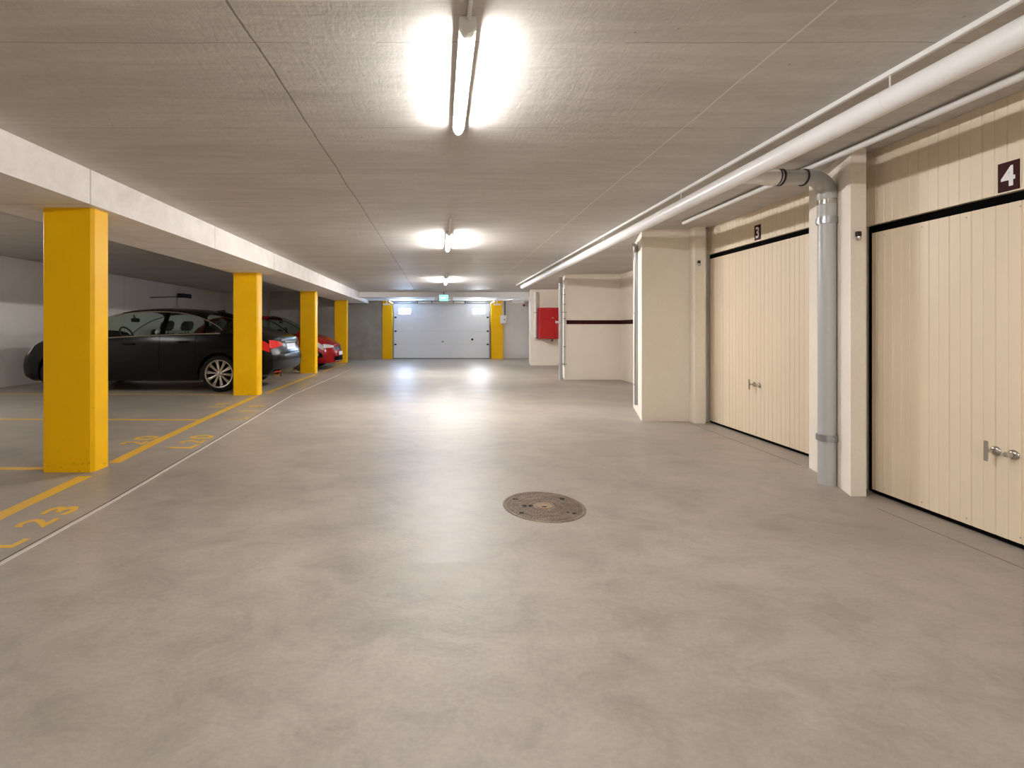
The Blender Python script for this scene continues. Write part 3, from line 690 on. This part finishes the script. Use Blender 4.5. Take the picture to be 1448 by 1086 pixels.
# ------------------------------------------------------------------ cars
def cubic(pts):
    """monotone cubic through (x, y) points"""
    xs = [p[0] for p in pts]; ys = [p[1] for p in pts]; n = len(xs)
    d = [(ys[i+1]-ys[i])/(xs[i+1]-xs[i]) for i in range(n-1)]
    m = [d[0]] + [0 if d[i-1]*d[i] <= 0 else 2*d[i-1]*d[i]/(d[i-1]+d[i]) for i in range(1, n-1)] + [d[-1]]
    def f(x):
        if x <= xs[0]: return ys[0]
        if x >= xs[-1]: return ys[-1]
        i = max(k for k in range(n-1) if xs[k] <= x); h = xs[i+1]-xs[i]; t = (x-xs[i])/h
        return ((1+2*t)*(1-t)**2*ys[i] + t*(1-t)**2*h*m[i] + t*t*(3-2*t)*ys[i+1] + t*t*(t-1)*h*m[i+1])
    return f
class Car:
    def __init__(c, S): 
        c.S = S; c.L = S['L']
        for k in ('top','belt','rail','w','wrail','sill'): setattr(c, k, cubic(S[k]))
        c.er, c.ef = cubic(S['rear']), cubic(S['front'])
    def section(c, s):
        """half section, bottom to top: list of (y, z)"""
        w, zb, zr, wr, zt, zs = c.w(s), c.belt(s), c.rail(s), c.wrail(s)*1.0, c.top(s), c.sill(s)
        wr = min(wr, w*.97); hs = zb - zs
        pts = [(0, zs), (w*.55, zs), (w*.90, zs+.005), (w*.965, zs+.05), (w*.985, zs+hs*.25), (w*1.0, zs+hs*.50), (w*1.0, zs+hs*.66), (w*.985, zs+hs*.80),
               (w*.962, zb-.02), (w*.95, zb), (w*.95+(wr-w*.95)*.33, zb+(zr-zb)*.33), (w*.95+(wr-w*.95)*.66, zb+(zr-zb)*.66), (wr, zr),
               (wr*.90, zr+(zt-zr)*.48), (wr*.66, zr+(zt-zr)*.78), (wr*.33, zr+(zt-zr)*.95), (0, zt)]
        a = 0
        for sc in c.S['axles']:
            R = c.S['arch']
            if abs(s-sc) < R: a = max(a, c.S['hub'] + math.sqrt(R*R-(s-sc)**2))
        if a: pts = [(y, max(z, a) if i < 10 else z) for i, (y, z) in enumerate(pts)]
        return pts
    NU = 17; IB, IR = 9, 12        # belt and roof-rail indices
    def disp(c, s, y, z):
        """bend the ends: bumpers, tail, nose, rounded corners"""
        S = c.S; q = min(1, abs(y)/.9)
        tr = max(0, 1-s/.75); tf = max(0, 1-(c.L-s)/.85)
        x = s + (c.er(z) + S['round_r']*q**3)*tr**2 - (c.ef(z) + S['round_f']*q**2.6)*tf**2
        return Vector((x, y, z))
    def surf(c, s, u, side):
        p = c.section(s); i = min(int(u), len(p)-2); t = u-i
        y = p[i][0]*(1-t)+p[i+1][0]*t; z = p[i][1]*(1-t)+p[i+1][1]*t
        return c.disp(s, y*side, z)
    def patch(c, side, outline, off, n=10, name='', mat=None, parent=None):
        """raised lens following the body; outline(t, v) -> (s, u)"""
        rows = []
        for i in range(n+1):
            row = []
            for k in range(n+1):
                s, u = outline(i/n, k/n); P = c.surf(s, u, side)
                e = .01; a = c.surf(s+e, u, side)-c.surf(s-e, u, side); b = c.surf(s, min(u+.05,16), side)-c.surf(s, u-.05, side)
                nn = a.cross(b).normalized()
                if nn.y*side < 0 : nn = -nn
                row.append(P + nn*off)
            rows.append(row)
        return MB().grid(rows).build(name, mat, parent, True, 60)

def build_car(S, T, label, mats):
    """T maps car space (x = 0 tail .. L nose) to the world"""
    c = Car(S); L = S['L']
    st = set([0, L]); k = 0
    while k*.05 < L: st.add(round(k*.05, 4)); k += 1
    for sc in S['axles']:
        for q in range(-22, 23): st.add(round(sc + S['arch']*math.sin(PI/2*q/22)*.9999, 4))
    for s in (.012,.03,L-.012,L-.03): st.add(s)
    for w in S['windows'] + [S['screen'], S['rear_glass']]: st.update((w[0], w[1]))
    st = sorted(x for x in st if 0 <= x <= L)
    secs = [c.section(s) for s in st]; NU = c.NU
    body, glass = MB(), {}
    def region(s, u):
        if c.IB <= u < c.IR:
            for wi, (a, b) in enumerate(S['windows']):
                if a <= s <= b and c.rail(s)-c.belt(s) > .05: return 'side_window', wi
        if u >= c.IR:
            a, b = S['screen']
            if a <= s <= b: return 'windscreen', 0
            a, b = S['rear_glass']
            if a <= s <= b: return 'rear_window', 0
        return None
    for side in (1, -1):
        for i in range(len(st)-1):
            sm = (st[i]+st[i+1])/2
            for u in range(NU-1):
                q = [(st[i],secs[i][u]),(st[i+1],secs[i+1][u]),(st[i+1],secs[i+1][u+1]),(st[i],secs[i][u+1])]
                v = [c.disp(s, p[0]*side, p[1]) for s, p in q]
                r = region(sm, u)
                if r is None: body.add(v, [(0,1,2,3) if side < 0 else (3,2,1,0)])
                else:
                    key = (r[0], r[1], side if r[0] == 'side_window' else 0)
                    glass.setdefault(key, MB()).add(v, [(0,1,2,3) if side < 0 else (3,2,1,0)])
    for s, idx in ((0, 0), (L, -1)):                       # tail and nose faces
        rows = []
        for (y, z) in secs[idx]: rows.append([c.disp(s, y*(-1+2*k/14), z) for k in range(15)])
        body.grid(rows)
    base = T(Vector((L/2, 0, 0)))
    t = thing('car', label, 'car', base)
    X = lambda mb: mb.xf(T)
    X(body).build('body', mats['paint'], t, True, 40)
    for (nm, wi, side), mb in glass.items(): X(mb).build(nm, mats['glass'], t, True, 60, fix=True)
    # window trim and pillars edges
    for side in (1, -1):
        a, b = min(w[0] for w in S['windows']), max(w[1] for w in S['windows'])
        N = 40; lo = [c.surf(a+(b-a)*k/N, 9, side) for k in range(N+1)]; hi = [c.surf(a+(b-a)*k/N, 11.95, side) for k in range(N+1)]
        out = Vector((0, .006*side, 0))
        X(MB().tube([p+out for p in lo], .011, 6).tube([p+out for p in hi], .011, 6)).build('window_trim', mats['trim'], t, True)
        for i in range(len(S['windows'])-1):               # black pillars between the panes
            s0, s1 = S['windows'][i][1], S['windows'][i+1][0]
            rows = [[c.surf(s, u, side)+Vector((0,.004*side,0)) for u in (9,10,11,12)] for s in (s0, s1)]
            X(MB().grid(rows)).build('pillar', M['black'], t, True)
        # door shut lines
        for s in S['shuts']:
            X(MB().tube([c.surf(s, u, side) for u in (4,5,6,7,8,9)], .0035, 5)).build('shut_line', M['black'], t)
        for s in S['handles']:
            h = MB(); z = c.belt(s)-.13
            P = c.surf(s, 7.0, side); yb = P.y
            h.tube([(s-.10,yb+.0*side,z),(s-.085,yb+.03*side,z),(s+.085,yb+.03*side,z),(s+.10,yb+.0*side,z)], .011, 8)
            X(h).build('door_handle', mats['handle'], t, True)
        # wing mirror
        s = S['mirror']; P = c.surf(s, 9.3, side); m_ = MB()
        m_.lathe([(0,-.07),(.06,-.06),(.088,-.02),(.09,.02),(.08,.035),(0,.035)], (0,0,0), 'X', 18)
        m_.xf(lambda p: (P.x-p.x, P.y+side*(.15+p.y*1.05), P.z+.07+p.z*.75)); m_.tube([(P.x,P.y-.01*side,P.z+.01),(P.x,P.y+.10*side,P.z+.045)], .02, 8)
        mi = X(m_).build('mirror', mats['mirror'], t, True)
        X(MB().lathe([(0,0),(.074,0),(.074,.004),(0,.004)], (0,0,0), 'X', 18).xf(lambda p: (P.x-.036-p.x, P.y+side*(.15+p.y*1.05), P.z+.07+p.z*.75))).build('mirror_glass', mats['trim'], mi, True)
        # lights
        (hs0, hs1, hu0, hu1), (ts0, ts1, tu0, tu1) = S['headlight'], S['taillight']
        def lens(s0, s1, u0, u1, tip):
            def f(a, v):
                k = math.sin(PI*min(1, max(0, (a if tip > 0 else 1-a)*.62+.0)))**.7 if True else 1
                um = u0+(u1-u0)*.6
                return s0+(s1-s0)*a, um+(u0+(u1-u0)*v-um)*max(.08, k)
            return f
        X_h = c.patch(side, lens(hs0, hs1, hu0, hu1, 1), .007, 10, 'headlight', mats['headlight'], None)
        X_t = c.patch(side, lens(ts0, ts1, tu0, tu1, -1), .007, 10, 'taillight', mats['taillight'], None)
        for o in (X_h, X_t):
            for v in o.data.vertices: v.co = T(v.co)
            o.parent = t; o.matrix_parent_inverse = t.matrix_basis.inverted()
        # wheels
        for ai, sc in enumerate(S['axles']):
            R = S['hub']; rr = R*.76; wy = c.w(sc)-.015; Wd = .22
            wt = MB()
            prof = [(rr*.98,-.10),(R*.90,-.108),(R*.97,-.09),(R,-.06),(R,.06),(R*.97,.09),(R*.90,.108),(rr*.98,.10)]
            wt.lathe(prof + prof[:1], (0,0,0), 'Y', 48, False)
            place = lambda p: (sc+p.x, side*(wy-.11)+p.y*side, R+p.z)
            ty = X(wt.xf(place)).build('wheel', mats['tyre'], t, True, 50)
            rim = MB()
            rim.lathe([(rr*.90,.070),(rr*.92,.100),(rr,.106),(rr,.085),(rr*.95,.02),(rr*.95,-.09),(rr*.90,-.09),(rr*.90,.070)], (0,0,0), 'Y', 48, False)
            n = S['spokes']
            for q in range(n):
                for dd in S['spoke_split']:
                    a = 2*PI*q/n + .12; a0 = a+dd*.25; a1 = a+dd
                    A = Vector((math.cos(a0)*rr*.16, 0, math.sin(a0)*rr*.16)); B = Vector((math.cos(a1)*rr*.93, 0, math.sin(a1)*rr*.93))
                    e = (B-A).normalized().cross(Vector((0,1,0)))*.011
                    v = []
                    for P_, yy, yi, kk in ((A,.092,.055,1.2),(B,.098,.06,.8)):
                        v += [P_+e*kk+Vector((0,yy-.006,0)), P_+e*kk*.3+Vector((0,yy,0)), P_-e*kk*.3+Vector((0,yy,0)), P_-e*kk+Vector((0,yy-.006,0)), P_-e*kk+Vector((0,yi,0)), P_+e*kk+Vector((0,yi,0))]
                    rim.add(v, [(i,(i+1)%6,6+(i+1)%6,6+i) for i in range(6)])
            rim.lathe([(0,.098),(rr*.12,.096),(rr*.17,.088),(rr*.18,.055),(0,.055)], (0,0,0), 'Y', 20)
            X(rim.xf(place)).build('rim', mats['rim'], ty, True, 40)
            dk = MB().lathe([(0,.02),(rr*.94,.02),(rr*.94,-.08),(0,-.08)], (0,0,0), 'Y', 32)
            X(dk.xf(place)).build('brake_disc', M['black'], ty, True)
    # dark cabin: tub, seats, dashboard, steering wheel, inner mirror
    s_base = S['screen'][1]; zf = .42
    tub = MB().box(S['axles'][0]+.45, S['axles'][1]-.45, -.70, .70, .25, zf)
    X(tub).build('cabin_floor', mats['interior'], t)
    X(MB().cbox(s_base-.62, s_base-.12, -.68, .68, .70, c.belt(s_base)-.03, .05)).build('dashboard', mats['interior'], t)
    X(MB().cbox(.45, S['rear_seat']-.25, -.66, .66, .60, c.belt(1.1)-.10, .04)).build('parcel_shelf', mats['interior'], t)
    for sx, ys in ((S['front_seat'], (-.36,.36)), (S['rear_seat'], (-.38,.38))):
        for y in ys:
            ms = MB().cbox(sx, sx+.52, y-.24, y+.24, zf, zf+.18, .05)
            bk = [(sx+.06,zf+.1),(sx-.02,zf+.35),(sx-.08,c.belt(sx)+.04)]
            for (xa,za),(xb,zb_) in zip(bk, bk[1:]):
                ms.add([(xa-.06,y-.23,za),(xa+.06,y-.23,za),(xa+.06,y+.23,za),(xa-.06,y+.23,za),(xb-.05,y-.20,zb_),(xb+.05,y-.20,zb_),(xb+.05,y+.20,zb_),(xb-.05,y+.20,zb_)],
                       [(0,3,2,1),(4,5,6,7),(0,1,5,4),(1,2,6,5),(2,3,7,6),(3,0,4,7)])
            seat = X(ms).build('seat', mats['interior'], t)
            zb2 = c.belt(sx)+.04
            hr = MB().cbox(-.085, .085, -.13, .13, -.095, .10, .045)
            hr.xf(lambda p: (sx-.10+p.x-.25*p.z, y+p.y*(1-.9*p.z), zb2+.145+p.z)); hr.tube([(sx-.09,y-.05,zb2-.02),(sx-.09,y-.05,zb2+.06)], .008, 6); hr.tube([(sx-.09,y+.05,zb2-.02),(sx-.09,y+.05,zb2+.06)], .008, 6)
            X(hr).build('headrest', mats['interior'], seat, True)
    sw = MB(); ctr = Vector((s_base-.74, S['driver']*.36, c.belt(s_base-.7)+.03)); rng = []
    for k in range(25):
        a = 2*PI*k/24; rng.append(ctr + Vector((.08*math.sin(a), .18*math.cos(a), .165*math.sin(a))))
    sw.tube(rng, .016, 8, False); sw.tube([ctr+Vector((0,-.17,0)), ctr, ctr+Vector((0,.17,0))], .018, 8); sw.tube([ctr, ctr+Vector((.2,0,-.10))], .03, 8)
    X(sw).build('steering_wheel', mats['interior'], t, True)
    s_m = S['screen'][0]+.18
    X(MB().cbox(s_m-.03, s_m+.02, -.12, .12, c.top(s_m)-.17, c.top(s_m)-.09, .02).tube([(s_m,0,c.top(s_m)-.10),(s_m+.03,0,c.top(s_m)-.03)], .012, 6)).build('inner_mirror', mats['interior'], t)
    return t, c, X

GLASS = mat_glass('tinted_car_glass', (.70,.77,.71,1))
M['lens_clear'] = simple('clear_lamp_lens', rgb(215,218,220), .08, metal=.6, coat=1)
M['lens_red'] = simple('red_lamp_lens', rgb(214,14,16), .12, coat=1)
M['tyre'] = simple('tyre_rubber', rgb(20,19,19), .75, spec=.3)
M['alloy'] = simple('alloy_rim', rgb(196,184,170), .3, metal=.85)
M['cabin'] = simple('dark_cabin_trim', rgb(22,22,22), .7)
M['black_paint'] = simple('black_car_paint', rgb(12,13,14), .22, ior=1.3)
M['red_paint'] = simple('red_car_paint', rgb(132,8,14), .25, ior=1.33)
M['plate'] = simple('white_plate', rgb(225,228,232), .4)
M['dark_chrome'] = simple('satin_trim', rgb(205,190,170), .3, metal=1)
M['plate_ink'] = simple('plate_ink', rgb(40,40,46), .6)
M['blue'] = simple('blue_enamel', rgb(70,86,128), .25, metal=.6)

blackS = dict(L=5.05, hub=.335, arch=.385, axles=(1.09, 4.02), spokes=10, spoke_split=(-.075,.075),
    top=[(0,1.00),(.10,1.045),(.30,1.09),(.64,1.165),(1.0,1.325),(1.36,1.47),(1.9,1.538),(2.35,1.556),(2.78,1.535),(3.2,1.455),(3.5,1.325),(3.9,1.105),(4.1,1.02),(4.5,.95),(4.85,.83),(5.05,.70)],
    belt=[(0,.90),(.2,.98),(.6,1.045),(1.07,1.065),(2.15,1.035),(3.2,.985),(3.95,.955),(4.4,.90),(4.8,.78),(5.05,.62)],
    rail=[(0,.96),(.3,1.04),(.75,1.075),(1.02,1.075),(1.12,1.17),(1.35,1.285),(1.6,1.385),(2.0,1.462),(2.37,1.478),(2.8,1.455),(3.2,1.365),(3.6,1.19),(3.92,.995),(4.2,.965),(4.5,.92),(4.85,.80),(5.05,.66)],
    w=[(0,.86),(.3,.90),(1.1,.935),(2.5,.935),(4.06,.935),(4.6,.90),(5.05,.84)],
    wrail=[(0,.72),(.6,.76),(1.05,.80),(1.4,.70),(2.0,.655),(2.6,.655),(3.2,.70),(3.9,.84),(4.3,.80),(5.05,.66)],
    sill=[(0,.27),(.4,.24),(.7,.19),(4.5,.19),(4.8,.20),(5.05,.26)],
    rear=[(.25,.26),(.33,.10),(.40,.03),(.50,0),(.66,0),(.70,.035),(.80,.07),(.95,.085),(1.05,.12)],
    front=[(.2,.16),(.3,.03),(.45,0),(.6,.02),(.75,.10),(.9,.25)], round_r=.14, round_f=.42,
    windows=[(1.08,1.36),(1.40,2.10),(2.19,3.84)], screen=(3.02,3.86), rear_glass=(.72,1.42), shuts=(1.52,2.17,3.72), handles=(1.74,2.72), mirror=3.42,
    headlight=(4.55,4.86,7.2,9.3), taillight=(.02,.70,6.25,7.75), front_seat=2.45, rear_seat=1.45, driver=1)
# the tail points to the aisle, the nose to the left wall
TB = lambda p: Vector((-2.92-p[0], 9.42-p[1], p[2]))
tb, cb, XB = build_car(blackS, TB, 'black fastback car parked nose to the wall behind the two nearest columns',
    dict(paint=M['black_paint'], glass=GLASS, trim=M['dark_chrome'], handle=M['black_paint'], mirror=M['black_paint'], headlight=M['lens_clear'], taillight=M['lens_red'], tyre=M['tyre'], rim=M['alloy'], interior=M['cabin']))
# tail plate, trunk trim, reflector, exhausts, antenna
def on_tail(c, y, z, off=.006): p = c.disp(0, y, z); return Vector((p.x-off, p.y, p.z))
def tail_panel(c, y0, y1, z0, z1, off=.006, n=8):
    return MB().grid([[on_tail(c, y0+(y1-y0)*k/n, z0+(z1-z0)*i/n, off) for k in range(n+1)] for i in range(n+1)])
pl = XB(tail_panel(cb, -.26, .26, .755, .865)).build('number_plate', M['plate'], tb, True)
pk = MB()
for q in range(7):
    y = -.21+q*.066
    if q == 2 or q == 5: continue
    pk.grid([[on_tail(cb, y+.04*k, .775+.07*i, .0075) for k in range(2)] for i in range(2)])
XB(tail_panel(cb, -.62, .62, .69, .715, .012)).build('bumper_edge', M['black_paint'], tb, True)
XB(tail_panel(cb, -.34, .34, .885, .91, .010)).build('trunk_trim', M['chrome'], tb, True)
for sd in (1, -1):
    XB(tail_panel(cb, sd*.52, sd*.74, .335, .37, .008)).build('reflector', M['lens_red'], tb, True)
    XB(MB().grid([[on_tail(cb, sd*(.865-.385*a), .865+(v-.5)*.155*math.cos(a*1.25), .010) for v in [q/6 for q in range(7)]] for a in [q/8 for q in range(9)]])).build('taillight', M['lens_red'], tb, True)
    ex = XB(MB().tube([(.09,sd*.55,.285),(.34,sd*.55,.29)], .042, 16)).build('exhaust', M['chrome'], tb, True)
    XB(MB().tube([(.088,sd*.55,.285),(.10,sd*.55,.285)], .036, 16)).build('exhaust_opening', M['black'], ex)
XB(MB().add([(1.62,-.012,1.50),(1.62,.012,1.50),(1.38,.012,1.475),(1.38,-.012,1.475),(1.40,-.004,1.535),(1.40,.004,1.535)], [(0,1,5,4),(0,4,3),(1,2,5),(3,4,5,2),(0,3,2,1)])).build('antenna', M['black_paint'], tb)

redS = dict(L=4.15, hub=.30, arch=.345, axles=(.72, 3.30), spokes=9, spoke_split=(0,),
    top=[(0,1.12),(.15,1.28),(.45,1.44),(1.0,1.515),(1.6,1.54),(2.1,1.53),(2.45,1.465),(2.8,1.30),(3.15,1.085),(3.3,1.02),(3.6,.95),(3.9,.86),(4.05,.78),(4.15,.70)],
    belt=[(0,.95),(.5,1.00),(1.4,1.0),(2.4,.985),(2.95,.97),(3.4,.90),(3.8,.80),(4.15,.64)],
    rail=[(0,1.0),(.25,1.15),(.5,1.32),(1.0,1.42),(1.6,1.45),(2.1,1.43),(2.4,1.34),(2.7,1.16),(2.95,.99),(3.2,.955),(3.5,.91),(3.8,.83),(4.15,.67)],
    w=[(0,.80),(.3,.85),(.8,.87),(2.5,.87),(3.3,.87),(3.8,.84),(4.15,.78)],
    wrail=[(0,.62),(.5,.63),(1.5,.62),(2.2,.64),(2.9,.78),(3.3,.75),(3.8,.68),(4.15,.58)],
    sill=[(0,.26),(.5,.19),(3.6,.19),(3.9,.18),(4.15,.20)],
    rear=[(.2,.10),(.35,0),(.6,0),(1.1,.10),(1.4,.3)],
    front=[(.15,.08),(.22,.0),(.40,0),(.50,.01),(.58,.05),(.70,.07),(.80,.14)], round_r=.14, round_f=.40,
    windows=[(.55,1.30),(1.38,2.86)], screen=(2.22,3.08), rear_glass=(.10,.50), shuts=(1.34,2.75), handles=(1.0,1.6), mirror=2.68,
    headlight=(3.55,4.12,6.7,8.9), taillight=(.05,.3,7.0,9.2), front_seat=1.55, rear_seat=.75, driver=1)
TR = lambda p: Vector((-7.05+p[0], 13.75+p[1], p[2]))
tr_, cr, XR = build_car(redS, TR, 'red hatchback parked nose out behind the third column',
    dict(paint=M['red_paint'], glass=GLASS, trim=M['black'], handle=M['red_paint'], mirror=M['black'], headlight=M['lens_clear'], taillight=M['lens_red'], tyre=M['tyre'], rim=M['alloy'], interior=M['cabin']))
def nose_panel(c, y0, y1, z0, z1, off=.006, n=8):
    return MB().grid([[c.disp(c.L, y0+(y1-y0)*k/n, z0+(z1-z0)*i/n)+Vector((off,0,0)) for k in range(n+1)] for i in range(n+1)])
for sd in (1, -1):
    XR(MB().grid([[cr.disp(cr.L, sd*(.775-.34*a), .655+.035*a*0+(v-.5)*.105*math.cos(a*1.2)+.02*(1-a))+Vector((.009,0,0)) for v in [q/6 for q in range(7)]] for a in [q/8 for q in range(9)]])).build('headlight', M['lens_clear'], tr_, True)
XR(nose_panel(cr, -.42, .42, .555, .635, .006)).build('grille', M['dark_metal'], tr_, True)
XR(MB().lathe([(0,.0),(.055,0),(.062,-.006),(.062,-.014),(0,-.014)], (0,0,0), 'X', 24).xf(lambda p: cr.disp(cr.L,0,.605)+Vector((.03,0,0))+p)).build('badge', M['blue'], tr_, True)['label'] = 'round blue and silver nose badge'
pl = XR(nose_panel(cr, -.25, .25, .40, .50, .014)).build('number_plate', M['plate'], tr_, True)
XR(nose_panel(cr, -.50, .50, .26, .375, .008)).build('lower_intake', M['black'], tr_, True)
XR(nose_panel(cr, -.48, .48, .235, .25, .014)).build('bumper_trim', M['chrome'], tr_, True)
for sd in (1, -1):
    fo = lambda a, v: (3.72+.26*a, 4.35+1.0*v)
    for nm, fn, mt, off in (('fog_recess', lambda a, v: (3.66+.36*a, 4.15+1.15*(v-.5)*(1-.4*abs(a-.5))+.6), M['black'], .006), ('fog_lamp', lambda a, v: (3.72+.12*a, 4.45+.6*v), M['lens_clear'], .012)):
        o = cr.patch(sd, fn, off, 8, nm, mt, None)
        for v in o.data.vertices: v.co = TR(v.co)
        o.parent = tr_; o.matrix_parent_inverse = tr_.matrix_basis.inverted()

# ------------------------------------------------------------------ world and colour management
w = bpy.data.worlds.new('world'); SC.world = w; w.use_nodes = True
w.node_tree.nodes['Background'].inputs[0].default_value = (.9,.93,1,1); w.node_tree.nodes['Background'].inputs[1].default_value = .0
vs = SC.view_settings; SC.display_settings.display_device = 'sRGB'
vs.view_transform = 'Standard'; vs.look = 'None'; vs.exposure = 1.18; vs.gamma = 1.0; vs.use_curve_mapping = False
